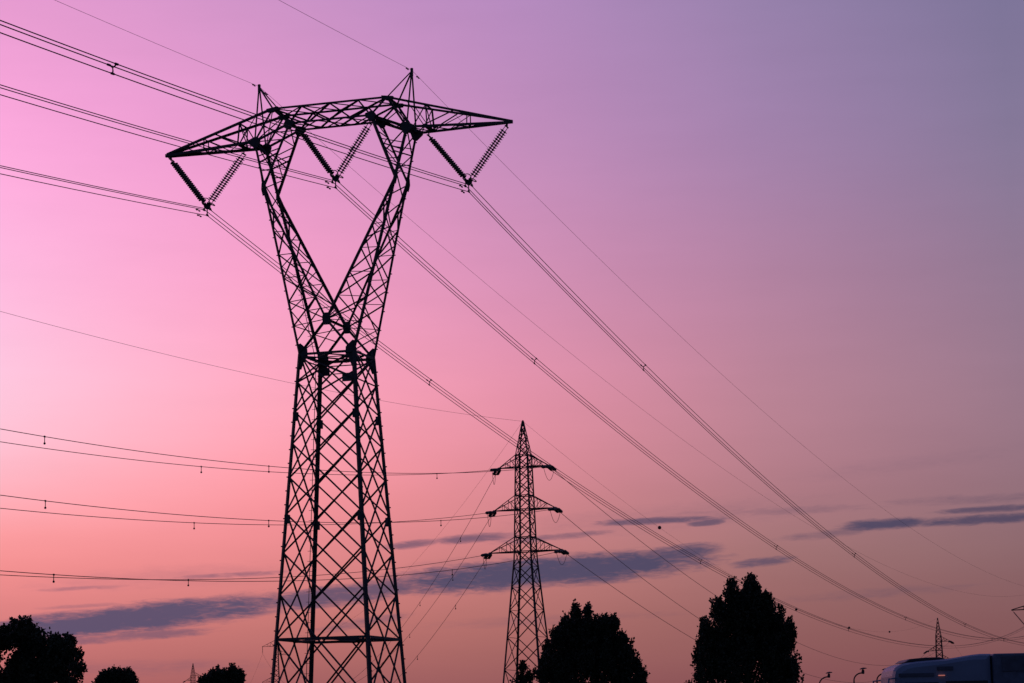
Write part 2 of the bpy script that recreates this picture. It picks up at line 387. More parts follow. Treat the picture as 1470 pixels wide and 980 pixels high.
        am.ang(up(tu(6.15), -1), up(tu(6.15), 1), .08); am.ang(lo(tl(6.13), -1), lo(tl(6.13), 1), .14); am.ang(lo(tl(6.25), -1), lo(tl(6.25), 1), .1)
        am.ang(up(tu(6.15), -1), lo(tl(6.13), 1), .05); am.ang(up(tu(6.15), 1), lo(tl(6.13), -1), .05)
        for a, b in ((5.01, 6.13), (6.13, 7.3), (7.3, 8.7), (8.7, 10)):
            am.ang(lo(tl(a), -1), lo(tl(b), 1), .055); am.ang(lo(tl(a), 1), lo(tl(b), -1), .055)
        am.ang(lo(tl(8.7), -1), lo(tl(8.7), 1), .06); am.ang(up(tu(8.7), -1), up(tu(8.7), 1), .05)
        arm = am.build('crossarm', STEEL, root)
        for sv in (-1, 1):
            c = MB(); c.ang(P('T', su, sv), tip+V((0, sv*.05, .03)), .14, .022, (0, sv, 0)); c.build('chord', STEEL, arm)
            c = MB(); c.ang(P('O', su, sv), tip+V((0, sv*.05, -.06)), .16, .024, (0, sv, 0)); c.build('chord', STEEL, arm)
        c = MB(); c.box(tip+V((-su*.05, 0, -.03)), (.34, .16, .2)); c.box(tip+V((-su*.25, 0, -.2)), (.1, .1, .2)); c.build('tip_plate', STEEL, arm)
        # earth wire peak
        pk = V((PKU*su, 0, zf(PKZ))); c = MB()
        for sv in (-1, 1): c.ang(P('T', su, sv), pk+V((0, sv*.03, -.05)), .075); c.ang(P('O', su, sv), pk+V((0, sv*.03, -.02)), .1)
        c.box(pk+V((0, 0, -.12)), (.14, .14, .5)); c.build('earth_wire_peak', STEEL, root)
    # signs, ladder and step bolts
    m = MB(); w_ = P('W', -1, 1); m.box(w_+V((.22, -.06, -.62)), (.74, .03, .5))
    for i in range(7): m.box(w_+V((-.1+i*.1, -.085, -.62)), (.012, .02, .46))
    m.build('warning_sign', SIGNM, root)
    m = MB(); w_ = P('W', 1, -1); m.box(w_+V((-.38, -.02, -1.62)), (.68, .03, .46)); m.box(w_+V((-.72, 0, -1.36)), (1.5, .05, .05)); m.build('warning_sign', SIGNM, root)
    m = MB(); dn = V((-.22, -.25, 0)); z = zb+2.5
    m.tube([B(zb+2.5, -1, 1)+dn, B(H['W'][2], -1, 1)+dn], .022, 5)
    while z < H['W'][2]: m.tube([B(z, -1, 1)+dn-V((.17, 0, 0)), B(z, -1, 1)+dn+V((.17, 0, 0))], .014, 4); z += .62
    pa, pb = B(H['W'][2], -1, 1)+dn, lerp(P('W', -1, 1), P('O', -1, 1), .95)+V((.25, -.3, 0)); m.tube([pa, pb], .022, 5)
    for i in range(20): q = lerp(pa, pb, (i+.5)/20); m.tube([q-V((.17, 0, 0)), q+V((.17, 0, 0))], .014, 4)
    m.build('ladder', STEEL, root)
    for s in (-1, 1):
        m = MB(); q = P('W', s, -s*1.)+V((s*.1, 0, .12 if s < 0 else .1)); m.tube([q, q+V((s*.42, 0, -.12 if s < 0 else -.25))], .022, 5); m.build('waist_peg', STEEL, root)
    return root
PYL, YAW = V((-10.694, 140, 0)), R(-16.744)
NXT, NYAW, NDZ = V((121.893, 522.538, 0)), R(-17.8), -11.078
tall_pylon(PYL, YAW, 'tall dark lattice pylon with a heart-shaped forked head, nearest and largest of all')
tall_pylon(NXT, NYAW, 'far forked pylon cut by the right edge, only its arm tip and a string showing', NDZ)
def wp(loc, yaw, u, v, z): return loc + V((math.cos(yaw)*u-math.sin(yaw)*v, math.sin(yaw)*u+math.cos(yaw)*v, z))
# ------------------------------------------------------------------ insulator V-sets of the tall pylon
dm = MB(); dm.lathe((0, 0, 0), (0, 0, 1), [(0, .04), (.025, .07), (.04, .155), (.07, .165), (.085, .08), (.125, .05)], 12)
DISC = dm.build('disc', GLASS); DISC_ME = DISC.data; bpy.data.objects.remove(DISC)
def vset(loc, yaw, tops, bot, label, group, fine=True):
    root = thing('insulator_set', wp(loc, yaw, *bot), label, 'insulators', group, yaw)
    b0 = V(bot)
    for tp in tops:
        t0 = V(tp)-b0; su = 1 if t0.x > 0 else -1; foot = V((su*.14, 0, .16))
        for sv in (-1, 1):
            a = t0 + V((0, sv*.24, 0)); b = foot + V((0, sv*.24, 0)); d = (b-a).normalized(); L_ = (b-a).length
            m = MB(); m.tube([a, b], .022, 6); ch = m.build('insulator_chain', STEEL, root)
            n = 21; s0 = .28; sp = (L_-.5)/n; q = d.to_track_quat('Z', 'Y')
            if fine:
                for i in range(n):
                    o = bpy.data.objects.new('disc', DISC_ME); col.objects.link(o); o.parent = ch; o.location = a+d*(s0+i*sp); o.rotation_euler = q.to_euler()
            else:
                m = MB()
                for i in range(n): m.lathe(a+d*(s0+i*sp), d, [(0, .05), (.05, .13), (.08, .13), (.1, .05)], 8)
                m.build('disc_stack', GLASS, ch)
        m = MB(); m.tube([t0+V((0, -.3, .0)), t0+V((0, .3, .0))], .045, 6); m.tube([t0, t0+V((0, 0, .25))], .04, 6); m.build('hanger', STEEL, root)
    m = MB(); m.plate([V((-.24, 0, .16)), V((.24, 0, .16)), V((.2, 0, -.08)), V((.05, 0, -.2)), V((-.05, 0, -.2)), V((-.2, 0, -.08))], .1, (0, 1, 0))
    m.box((.14, 0, .14), (.1, .56, .08)); m.box((-.14, 0, .14), (.1, .56, .08))
    m.tube([V((0, 0, -.1)), V((0, 0, -.56))], .035, 6); m.build('yoke_plate', STEEL, root)
    m = MB(); m.ring(V((-.06, -.1, .27)), V((.25, -1, .1)), .24, .03); m.build('grading_ring', STEEL, root)
    m = MB(); m.ring(V((.27, .12, .14)), V((.5, .2, 1)), .2, .03); m.build('grading_ring', STEEL, root)
    for dx, dz_ in ((-.21, -.23), (.21, -.23), (0, -.58)):
        m = MB(); m.plate([V((dx, -.2, dz_-.03)), V((dx, 0, dz_+.12)), V((dx, .2, dz_-.03)), V((dx, 0, dz_-.06))], .07, (1, 0, 0)); m.build('clamp', STEEL, root)
    return root
G1 = 'V-shaped insulator sets on the tall pylon'
def vsets(loc, yaw, dz, labels, fine, group):
    for s, lb in ((-1, labels[0]), (1, labels[2])):
        vset(loc, yaw, [(s*6.127, 0, 37.9+dz), (s*11.112, 0, 38.0+dz)], (s*VBU, 0, VBZ+dz), lb, group, fine)
    vset(loc, yaw, [(-2.3, 0, 39.05+dz), (2.3, 0, 39.05+dz)], (0, 0, VCZ+dz), labels[1], group, fine)
vsets(PYL, YAW, 0, ['V of disc insulators hanging under the tall pylon\'s left arm', 'V of disc insulators inside the tall pylon\'s forked head', 'V of disc insulators hanging under the tall pylon\'s right arm'], True, G1)
vset(NXT, NYAW, [(-6.127, 0, 37.9+NDZ), (-11.112, 0, 38.0+NDZ)], (-VBU, 0, VBZ+NDZ), 'V of insulators under the far pylon arm at the right edge', None, False)

# ------------------------------------------------------------------ wires
def span(A, B, sag, n=70, t0=0., t1=1.):
    out = []
    for i in range(n+1):
        t = t0+(t1-t0)*i/n; p = V(A).lerp(V(B), t); p.z -= 4*sag*t*(1-t); out.append(p)
    return out
def tproj(P):
    d = V(P)-V((0, 0, EYE)); k = d.dot(FWD)
    return (735+FPX*d.dot(RT)/k, 490-FPX*d.dot(UP)/k) if k > 2 else (1e9, 1e9)
def t_at(A, B, sag, px):                          # the place on a span seen at that photo column
    best = min((abs(tproj(p)[0]-px), i) for i, p in enumerate(span(A, B, sag, 1500))); return best[1]/1500
BAZ = R(15.5615)
BK = PYL - 420*V((math.sin(BAZ), math.cos(BAZ), 0)) + V((0, 0, -13.6237))
def bundle(u, z, sag_f, sag_b, label, spf, spb):
    A = wp(PYL, YAW, u, 0, z-.35); B = wp(NXT, NYAW, u, 0, z-.35+NDZ); K = wp(BK, YAW, u, 0, z-.35)
    root = thing('conductor_bundle', A, label, 'power line', 'triple conductors of the tall pylon')
    n1 = V(((B-A).y, -(B-A).x, 0)).normalized(); n0 = V(((A-K).y, -(A-K).x, 0)).normalized()
    offs = [(-.17, .13), (.17, .13), (0, -.25)]
    T = lambda p: p-A
    for ox, oz in offs:
        m = MB()
        pts = [p+n0*ox+V((0, 0, oz)) for p in span(K, A, sag_b, 90)][:-1] + [p+n1*ox+V((0, 0, oz)) for p in span(A, B, sag_f, 90)]
        m.tube([T(p) for p in pts], .023, 6); m.build('wire', WIRE, root)
    def spacer(S0, S1, sg, t, n, k=1.):
        p = span(S0, S1, sg, 1, t, t)[0]; d = (span(S0, S1, sg, 1, t+.002, t+.002)[0]-p).normalized(); m = MB()
        c = p+V((0, 0, 0))
        for ox, oz in offs:
            e = p+n*ox+V((0, 0, oz)); m.tube([T(c), T(c.lerp(e, .5)+d*.03), T(e)], .032*k, 6); m.tube([T(e-d*.13), T(e+d*.13)], .05*k, 6)
        m.build('spacer', STEEL, root)
    for px in spf: spacer(A, B, sag_f, t_at(A, B, sag_f, px), n1)
    for px in spb: spacer(K, A, sag_b, t_at(K, A, sag_b, px), n0)
    for (ox, oz), ds in zip(offs, (1.05, .95, 1.25)):
        if ox > 0: continue
        L_ = (A-K).length; t = 1-ds/L_; p = span(K, A, sag_b, 1, t, t)[0]+n0*ox+V((0, 0, oz)); d = (A-K).normalized(); m = MB()
        m.tube([T(p+V((0, 0, 0))), T(p-V((0, 0, .1)))], .03, 6); m.tube([T(p-d*.24-V((0, 0, .11))), T(p+d*.24-V((0, 0, .11)))], .012, 5)
        for k in (-1, 1): m.lathe(T(p+d*.15*k-V((0, 0, .11))), d*k, [(0, .03), (.02, .055), (.14, .045)], 8)
        m.build('vibration_damper', STEEL, root)
bundle(-VBU, VBZ, 13.36, 10.95, 'triple wire bundle passing under the tall pylon\'s left arm tip', (617, 1005, 1218, 1352), ())
bundle(0, VCZ, 13.30, 10.95, 'triple wire bundle passing through the tall pylon\'s forked head', (767, 1114, 1300, 1424), ())
bundle(VBU, VBZ, 13.72, 10.95, 'triple wire bundle passing under the tall pylon\'s right arm tip', (924, 1226, 1385, 1441), (163,))
for s, sg, lb in ((-1, 11.21, 'thin earth wire over the tall pylon\'s left peak'), (1, 10.2, 'thin earth wire over the tall pylon\'s right peak')):
    A = wp(PYL, YAW, s*PKU, 0, PKZ); B = wp(NXT, NYAW, s*PKU, 0, PKZ+NDZ); K = wp(BK, YAW, s*PKU, 0, PKZ)
    root = thing('earth_wire', A, lb, 'earth wire', 'earth wires of the tall pylon')
    m = MB(); m.tube([p-A for p in span(K, A, 8.12, 80)[:-1]+span(A, B, sg, 90)], .0105, 5); m.build('wire', EWIRE, root)
    for S0, S1, sg_, t in ((K, A, 8.12, 1-.9/420), (A, B, sg, 1.0/400)):
        p = span(S0, S1, sg_, 1, t, t)[0]; d = (S1-S0).normalized(); m = MB()
        for k in (-1, 1): m.lathe(p-A+d*.08*k-V((0, 0, .06)), d*k, [(0, .02), (.02, .05), (.13, .04)], 8)
        m.tube([p-A-d*.2-V((0, 0, .05)), p-A+d*.2-V((0, 0, .05))], .012, 5); m.tube([p-A, p-A-V((0, 0, .06))], .02, 5)
        m.build('vibration_damper', STEEL, root)

# ------------------------------------------------------------------ slim pylons
def slim_pylon(loc, yaw, label, cuts, arms, top, ms=1., group=None, material=None):
    """cuts: (z, half width) from ground up; arms: (side, z of lower chord, z of upper chord, length)"""
    mt = material or STEEL2
    root = thing('slim_pylon', loc, label, 'pylon', group, yaw)
    zs = [c[0] for c in cuts]; ws = [c[1] for c in cuts]
    hw = lambda z: float(np.interp(z, zs, ws))
    P = lambda z, su, sv: V((hw(z)*su, hw(z)*sv, z))
    S4 = [(-1, -1), (-1, 1), (1, 1), (1, -1)]
    for su, sv in S4:
        m = MB()
        for i in range(len(cuts)-1): m.ang(P(zs[i], su, sv), P(zs[i+1], su, sv), (.17 if zs[i] < 18 else .145 if i < len(cuts)-2 else .09)*ms, None, (su, sv, 0))
        m.build('leg', mt, root)
    lv = [zs[0]]
    while lv[-1] < zs[-1]-.7: lv.append(lv[-1]+max(.95, 1.75*hw(lv[-1])))
    lv = [z for z in lv if z < zs[-1]-.3]
    for a, b in zip(S4, S4[1:]+S4[:1]):
        m = MB(); off = V(((a[0]+b[0])*.015, (a[1]+b[1])*.015, 0))
        for i in range(len(lv)-1):
            m.ang(P(lv[i], *a)+off, P(lv[i+1], *b)+off, .08*ms); m.ang(P(lv[i], *b)-off, P(lv[i+1], *a)-off, .08*ms)
            if a[0] == b[0]: m.ang(P(lv[i], *a), P(lv[i], *b), .045*ms)
        m.build('side_bracing', mt, root)
    for side, zl, zu, ln in arms:
        m = MB(); tip = V((side*ln, 0, zl))
        for sv in (-1, 1):
            m.ang(P(zl, side, sv), tip, .11*ms); m.ang(P(zu, side, sv), tip+V((0, 0, .05)), .085*ms)
            lo = lambda t: P(zl, side, sv).lerp(tip, t); up = lambda t: P(zu, side, sv).lerp(tip, t)
            m.ang(lo(.33), up(.33), .04*ms); m.ang(lo(0), up(.33), .045*ms); m.ang(lo(.33), up(.62), .045*ms); m.ang(lo(.62), up(.62), .035*ms)
        for t in (.0, .33, .62): m.ang(P(zl, side, -1).lerp(tip, t), P(zl, side, 1).lerp(tip, t), .05*ms)
        m.ang(P(zl, side, -1), P(zl, side, 1).lerp(tip, .33), .045*ms); m.ang(P(zl, side, 1).lerp(tip, .33), P(zl, side, -1).lerp(tip, .62), .045*ms)
        m.box(tip, (.3*ms, .2*ms, .16*ms)); m.build('crossarm', mt, root)
    m = MB()
    for z in {a[1] for a in arms} | {a[2] for a in arms}:
        for a, b in zip(S4, S4[1:]+S4[:1]): m.ang(P(z, *a), P(z, *b), .09*ms)
    m.build('collar_frame', mt, root)
    m = MB(); m.lathe((0, 0, top-.55), (0, 0, 1), [(0, .10*ms), (.5, .13*ms), (.62, .06*ms)], 8); m.build('peak_cap', mt, root)
    for su, sv in S4: m = MB(); m.lathe((hw(0)*su, hw(0)*sv, -.3), (0, 0, 1), [(0, .4), (.6, .38), (.65, .25)], 10); m.build('footing', CONC, root)
    return root
B2, Y2 = V((.91, 230, 0)), R(-20)
ARM2 = {'T': (2.58, 27.93, 29.12), 'M': (3.16, 23.70, 25.08), 'B': (3.71, 19.53, 20.94)}
slim_pylon(B2, Y2, 'slim lattice pylon with three pairs of arms, rising behind the rounded tree',
    [(0, 2.46), (18.6, .90), (19.53, .861), (29.12, .62), (32.45, .07)], [(s, l, u, ln) for ln, l, u in ARM2.values() for s in (-1, 1)], 32.54)
B3, Y3 = V((119.4, 666, 0)), R(-16)
slim_pylon(B3, Y3, 'far slim pylon with staggered arms poking up just above the lorry roof', [(0, 2.3), (18, 1.0), (27.3, .72), (32.1, .07)],
    [(1, 25.6, 27.0, 3.2), (-1, 23.0, 24.4, 3.2), (1, 20.4, 21.8, 3.2)], 32.2, 1.25)
B5 = at(277, 975, 916.); B5.z = 0
slim_pylon(B5, R(-15), 'tiny distant pylon with staggered arms between the two small treetops', [(0, 2.3), (18, 1.0), (27.6, .72), (32.0, .07)],
    [(1, 27.3, 28.6, 3.2), (-1, 25.4, 26.8, 3.0), (1, 23.2, 24.6, 3.0)], 32.1, .95)
B4 = V((-60.1, 582, 0))
slim_pylon(B4, R(0), 'faint far pylon half hidden behind the tall pylon\'s left leg', [(0, 1.9), (15, .75), (25.5, .42), (29.5, .05)],
    [(-1, 24.73, 26.2, 3.4), (1, 22.62, 24.0, 3.2), (-1, 16.0, 17.4, 3.4)], 29.6, .8)
for i, (s, z, ln, lb) in enumerate(((-1, 24.73, 3.4, 'thin insulator string hanging from the faint far pylon\'s upper left arm'), (1, 22.62, 3.2, 'thin insulator string hanging from the faint far pylon\'s right arm'), (-1, 16.0, 3.4, 'thin insulator string hanging from the faint far pylon\'s lower left arm'))):
    m = MB(); m.tube([(0, 0, 0), (0, 0, -1.7)], .04, 5)
    for k in range(9): m.lathe((0, 0, -.25-k*.15), (0, 0, 1), [(0, .05), (.05, .12), (.08, .05)], 8)
    o = m.build('insulator_string', GLASS); o.location = B4+V((s*ln, 0, z)); tag(o, lb, 'insulator', 'hanging strings of the faint far pylon')
# tension insulators, jumpers and wires of the slim pylon
def tip2(k, s): ln, z, _ = ARM2[k]; return wp(B2, Y2, s*(ln+.12), 0, z-.1)
def tension(A, d, label, group, scale=1., L_=1.75):
    root = thing('tension_insulator', A, label, 'insulator', group); d = V(d).normalized(); n = d.cross(V((0, 0, 1))).normalized()
    for s in (-1, 1):
        m = MB(); a = n*s*.2*scale; m.tube([a+d*.1, a+d*L_], .03*scale, 5)
        for k in range(10): m.lathe(a+d*(.28+k*.125*L_/1.75), d, [(0, .05*scale), (.04, .15*scale), (.075, .15*scale), (.1, .05*scale)], 10)
        m.build('insulator_chain', GLASS, root)
    m = MB(); m.box(d*.1, (.16*scale, .5*scale, .08), (d, n, V((0, 0, 1)))); m.box(d*L_, (.16*scale, .5*scale, .08), (d, n, V((0, 0, 1)))); m.build('yoke_plate', STEEL2, root)
    return A+d*(L_+.05)
LAZ = R(20.); LD = -V((math.sin(LAZ), math.cos(LAZ), 0))
NAMES = {'T': 'top', 'M': 'middle', 'B': 'bottom'}; SD = {-1: 'left', 1: 'right'}
def wire(A, B, sag, r, label, group, t0=0., t1=1., name='power_line', dampers=(), dl=.42, balls=(), cat='power line', br=.23):
    root = thing(name, A, label, cat, group)
    m = MB(); m.tube([p-A for p in span(A, B, sag, 90, t0, t1)], r, 5); m.build('wire', WIRE if cat != 'earth wire' else EWIRE, root)
    for px in dampers:
        t = t_at(A, B, sag, px); p = span(A, B, sag, 1, t, t)[0]-A; m = MB()
        m.box(p, (.07, .22, .1)); m.tube([p, p-V((0, 0, dl))], .026, 6); m.ball(p-V((0, 0, dl)), .075, 8); m.build('pendulum_weight', STEEL2, root)
    for px in balls:
        t = t_at(A, B, sag, px); p = span(A, B, sag, 1, t, t)[0]-A; m = MB(); m.ball(p, br, 16); m.build('marker_ball', mat('faded marker ball', (.12, .05, .04), .6), root, True)
    return root
LS = {('T', 1): (8.23, (64, 386)), ('T', -1): (7.89, (289, 627)), ('M', 1): (8.01, (66, 386, 633)), ('M', -1): (7.78, (278,)), ('B', 1): (8.31, (78, 649)), ('B', -1): (7.78, (270,))}
HV = {1: 'upper', -1: 'lower'}
for (k, s), (sg, dp) in LS.items():
    A = tip2(k, s); E_ = A+230*LD+V((0, 0, .78))
    wire(A, E_, sg, .024, f'wire running left from the {NAMES[k]} {SD[s]} arm of the slim pylon', 'wires running left from the slim pylon', dampers=dp)
    d = span(A, E_, sg, 1, .004, .004)[0]-A
    e0 = tension(A, d, f'stubby insulator pulling left at the {NAMES[k]} {SD[s]} arm tip of the slim pylon', 'tension insulators of the slim pylon')
    if s == 1: JL = globals().setdefault('JL', {}); JL[k] = e0
    else: JL2 = globals().setdefault('JL2', {}); JL2[k] = e0
RE = {'T': (wp(B3, Y3, 3.3, 0, 25.5), 12.33), 'M': (wp(B3, Y3, -3.3, 0, 22.9), 12.57), 'B': (wp(B3, Y3, 3.3, 0, 20.3), 12.87)}
for k in 'TMB':
    A = tip2(k, 1); E_, sg = RE[k]
    wire(A, E_, sg, .027, f'wire running right from the {NAMES[k]} right arm of the slim pylon to the far one', 'wires running right from the slim pylon')
    e1 = tension(A, span(A, E_, sg, 1, .004, .004)[0]-A, f'stubby insulator pulling right at the {NAMES[k]} right arm tip of the slim pylon', 'tension insulators of the slim pylon')
    m = MB(); c = (JL[k]+e1)/2; m.tube([p-c for p in span(JL[k], e1, 1.15, 16)], .022, 5); o = m.build('jumper_wire', WIRE); o.location = c
    tag(o, f'hanging wire loop under the {NAMES[k]} right arm tip of the slim pylon', 'wire', 'jumper loops of the slim pylon')
BE = {'T': ((-63.5, 582, 23), 15.67, (661, 603)), 'M': ((-56.9, 582, 20.9), 11.49, (650, 588, 491)), 'B': ((-63.5, 582, 14.3), 13.3, (654, 599))}
for k in 'TMB':
    A = tip2(k, -1); e_, sg, dp = BE[k]
    wire(A, V(e_), sg, .022, f'thin wire slanting down left from the {NAMES[k]} left arm of the slim pylon', 'wires slanting down left from the slim pylon', dampers=dp, dl=.4)
    e1 = tension(A, span(A, V(e_), sg, 1, .004, .004)[0]-A, f'stubby insulator pulling away behind the {NAMES[k]} left arm tip of the slim pylon', 'tension insulators of the slim pylon')
    m = MB(); c = (JL2[k]+e1)/2; m.tube([p-c for p in span(JL2[k], e1, 1.2, 16)], .022, 5); o = m.build('jumper_wire', WIRE); o.location = c
    tag(o, f'hanging wire loop under the {NAMES[k]} left arm tip of the slim pylon', 'wire', 'jumper loops of the slim pylon')
TP = B2+V((0, 0, 32.5)); GE = 'earth wires of the slim pylon'
wire(TP, TP+230*LD+V((0, 0, .78)), 4.93, .012, 'faint earth wire running left from the slim pylon\'s peak', GE, name='earth_wire', cat='earth wire')
wire(TP, B3+V((0, 0, 32.2)), 10.72, .010, 'faint earth wire with round marker balls right of the slim pylon', GE, name='earth_wire', cat='earth wire', balls=(947, 1143, 1219, 1277))
wire(TP, B4+V((0, 0, 29.5)), 9.3, .011, 'faint earth wire slanting down left from the slim pylon\'s peak', GE, name='earth_wire', cat='earth wire')
# the far pylons' next spans
for (A, dx, dy, sg, lb) in ((B4+V((-3.4, 0, 23.0)), -60, 330, 13, 'faint wire leaving the faint far pylon\'s upper left arm'), (B4+V((3.2, 0, 20.9)), -60, 330, 13, 'faint wire leaving the faint far pylon\'s right arm')):
    wire(A, A+V((dx, dy, 0)), sg, .016, lb, 'wires beyond the faint far pylon')
for s, z, lb in ((1, 25.5, 'upper right'), (-1, 22.9, 'left')):
    A = wp(B3, Y3, s*3.25, 0, z); dr = V((.45, .9, -.06)) if s > 0 else V((-.5, -.85, -.05))
    tension(A, RE['T'][0]*0+(B2-B3)*.002*1. + V((-.55, -1.6, -.3)), f'small dark insulator at the far slim pylon\'s {lb} arm', 'insulators of the far slim pylon', 1.35, 1.25)
    tension(A, V((.9, .6, -.55)) if s > 0 else V((-.9, .4, -.5)), f'small dark insulator beyond the far slim pylon\'s {lb} arm', 'insulators of the far slim pylon', 1.35, 1.25)
    wire(A+V((.9, .6, -.55)) if s > 0 else A, A+V((70, 230, 0)), 9, .016, f'faint wire leaving the far slim pylon\'s {lb} arm', 'wires beyond the far slim pylon')
for s, z, ln in ((1, 27.3, 3.2), (-1, 25.4, 3.0)):
    A = wp(B5, R(-15), s*ln, 0, z); tension(A, V((s*.8, -.5, -.5)), f'tiny dark insulator on the tiny distant pylon\'s {SD[s]} arm', 'insulators of the tiny distant pylon', 1.2, 1.3)

# ------------------------------------------------------------------ street lamps
def lamp(px, hx, hy, D, label):
    top = at(hx, hy, D); foot = at(px, 978, D); h = top.z; bx = foot.x; rx = top.x-bx
    root = thing('street_lamp', (bx, D, 0), label, 'street lamp', 'gooseneck street lamps by the road')
    m = MB(); zz = h-.62
    m.tube([(0, 0, 0), (0, 0, 3), (0, 0, zz-rx*.9)], [.14, .11, .095], 8); m.lathe((0, 0, 0), (0, 0, 1), [(0, .2), (.5, .19), (.55, .12)], 10); m.build('pole', STEEL2, root)
    m = MB(); m.tube([(rx*(1-math.cos(a)), 0, zz-rx*.9+rx*.9*math.sin(a)) for a in [math.pi/2*i/10 for i in range(11)]]+[(rx*1.12, 0, zz)], .085, 8); m.build('arm', STEEL2, root)
    hd = MB(); hd.lathe((rx*1.1, 0, zz-.12), (0.12, 0, 1), [(0, .14), (.08, .2), (.42, .17), (.55, .1)], 10); hh = hd.build('lamp_head', STEEL2, root)
    m = MB(); m.lathe((rx*1.1+.08, 0, zz+.45), (-.12, 0, 1), [(0, .1), (.02, .46), (.12, .40), (.2, .12)], 14); m.build('lamp_shade', STEEL2, hh)
lamp(1176, 1188, 964.5, 306, 'gooseneck street lamp nearest the big tree, leftmost of three')
lamp(1226, 1237, 958.5, 290, 'gooseneck street lamp standing alone between tree and lorry')
lamp(1259, 1269, 959.5, 293, 'gooseneck street lamp partly hidden by the lorry\'s front')

# ------------------------------------------------------------------ the lorry on the road
def prism(mb, prof, y0, y1, inset=.12):           # side profile (x, z) swept across the width, with softened long edges
    n = len(prof); cx = sum(p[0] for p in prof)/n; cz = sum(p[1] for p in prof)/n
    sh = [(cx+(x-cx)*(1-inset/max(.6, abs(x-cx)+.3)), cz+(z-cz)*(1-inset/max(.6, abs(z-cz)+.3))) for x, z in prof]
    rows = [(y0, sh), (y0+inset*.35, [((a[0]*.3+b[0]*.7), (a[1]*.3+b[1]*.7)) for a, b in zip(sh, prof)]), (y0+inset, prof), (y1-inset, prof), (y1-inset*.35, [((a[0]*.3+b[0]*.7), (a[1]*.3+b[1]*.7)) for a, b in zip(sh, prof)]), (y1, sh)]
    vs = [(x, y, z) for y, pr in rows for x, z in pr]; m = len(rows)
    fs = [(j*n+i, j*n+(i+1) % n, (j+1)*n+(i+1) % n, (j+1)*n+i) for j in range(m-1) for i in range(n)] + [tuple(range(n-1, -1, -1)), tuple((m-1)*n+i for i in range(n))]
    mb.raw(vs, fs)
PAINT = mat('pale blue lorry paint', (.19, .26, .37), .45, 0, .14, .9)
TRIM = mat('dull blue trim', (.07, .09, .13), .6)
DARK = mat('dark lorry trim', (.03, .032, .04), .5)
DGL = mat('dark cab glass', (.02, .025, .035), .12)
CARGO = mat('dark blue lorry body panel', (.10, .135, .20), .6)
TYRE = mat('tyre rubber', (.02, .02, .02), .85)
RIM = mat('wheel rim', (.25, .25, .26), .4, .6)
YL = 66.
L0 = at(1281, 978, YL-1.25).x; pz = lambda px, py: at(px, py, YL-1.25).z; pxx = lambda px, py: at(px, py, YL-1.25).x-L0
lorry = thing('lorry', (L0, YL, 0), 'pale blue lorry with a dark roof slab passing at the lower right edge', 'lorry')
prof = [(.02, .55), (.0, 1.6), (.03, 2.75), (.04, pz(1281, 970)), (pxx(1284, 962), pz(1284, 962)), (pxx(1288, 957), pz(1288, 957)), (pxx(1295, 953), pz(1295, 953)), (pxx(1303, 951), pz(1303, 951)),
        (pxx(1318, 949), pz(1318, 949)), (pxx(1360, 945.5), pz(1360, 945.5)), (pxx(1395, 939.5), pz(1395, 939.5)), (pxx(1408, 938), pz(1408, 938)), (pxx(1424, 937.8), pz(1424, 937.8)), (pxx(1424, 937.8), .55)]
m = MB(); prism(m, prof, -1.25, 1.25, .22); cab = m.build('cab', PAINT, lorry, False)
def slab(name, x0, x1, z0, z1, m_, par, y=-1.262, th=.03, rd=0):
    b = MB(); b.box(((x0+x1)/2, y, (z0+z1)/2), (x1-x0, th, z1-z0)); return b.build(name, m_, par)
m = MB(); prism(m, [(pxx(1301, 949), pz(1301, 950)), (pxx(1308, 944.6), pz(1308, 945.2)), (pxx(1330, 942.5), pz(1330, 943)), (pxx(1352, 941.8), pz(1352, 942.3)), (pxx(1363, 944), pz(1363, 945.4))], -.95, .95, .1); m.build('roof_hatch', DARK, cab)
slab('trim_strip', pxx(1290, 970), pxx(1341, 970), pz(1300, 971.5), pz(1300, 966.5), TRIM, cab)
slab('trim_strip', pxx(1345, 957), pxx(1368, 957), pz(1356, 962), pz(1356, 956.5), TRIM, cab)
slab('side_window', pxx(1358, 979), pxx(1418, 979), pz(1390, 979)-.9, pz(1390, 977), DGL, cab)
slab('door', pxx(1294, 979), pxx(1352, 979), .9, pz(1320, 976), PAINT, cab, -1.258, .025)
slab('side_window', pxx(1299, 979), pxx(1347, 979), 1.75, pz(1320, 979.5), DGL, cab, -1.275, .02)
m = MB(); m.box((-.03, 0, 2.15), (.04, 2.2, 1.1)); m.build('windscreen', DGL, cab)
m = MB(); m.box((-.04, 0, 1.05), (.06, 1.8, .7)); m.build('grille', DARK, cab)
lm = bpy.data.materials.new('lit marker lamp'); lm.use_nodes = True; b_ = lm.node_tree.nodes['Principled BSDF']; b_.inputs['Base Color'].default_value = (.5, .12, .08, 1)
b_.inputs['Emission Color'].default_value = (1., .30, .24, 1); b_.inputs['Emission Strength'].default_value = .38
slab('marker_lamp', pxx(1347, 969), pxx(1356, 969), pz(1351, 970), pz(1351, 968.7), lm, cab, -1.29, .05)
for s in (-1, 1):
    m = MB(); m.box((-.02, s*.85, .85), (.08, .35, .22)); m.build('headlight', RIM, cab)
    m = MB(); m.tube([(.1, s*1.2, 2.95), (-.12, s*1.42, 2.93), (-.16, s*1.45, 2.6)], .025, 6); m.box((-.17, s*1.45, 2.55), (.1, .24, .5)); m.tube([(.1, s*1.2, 2.78), (-.14, s*1.42, 2.76)], .02, 6); m.build('mirror', PAINT, cab)
x1 = pxx(1424.5, 940); zt = pz(1445, 937.6)
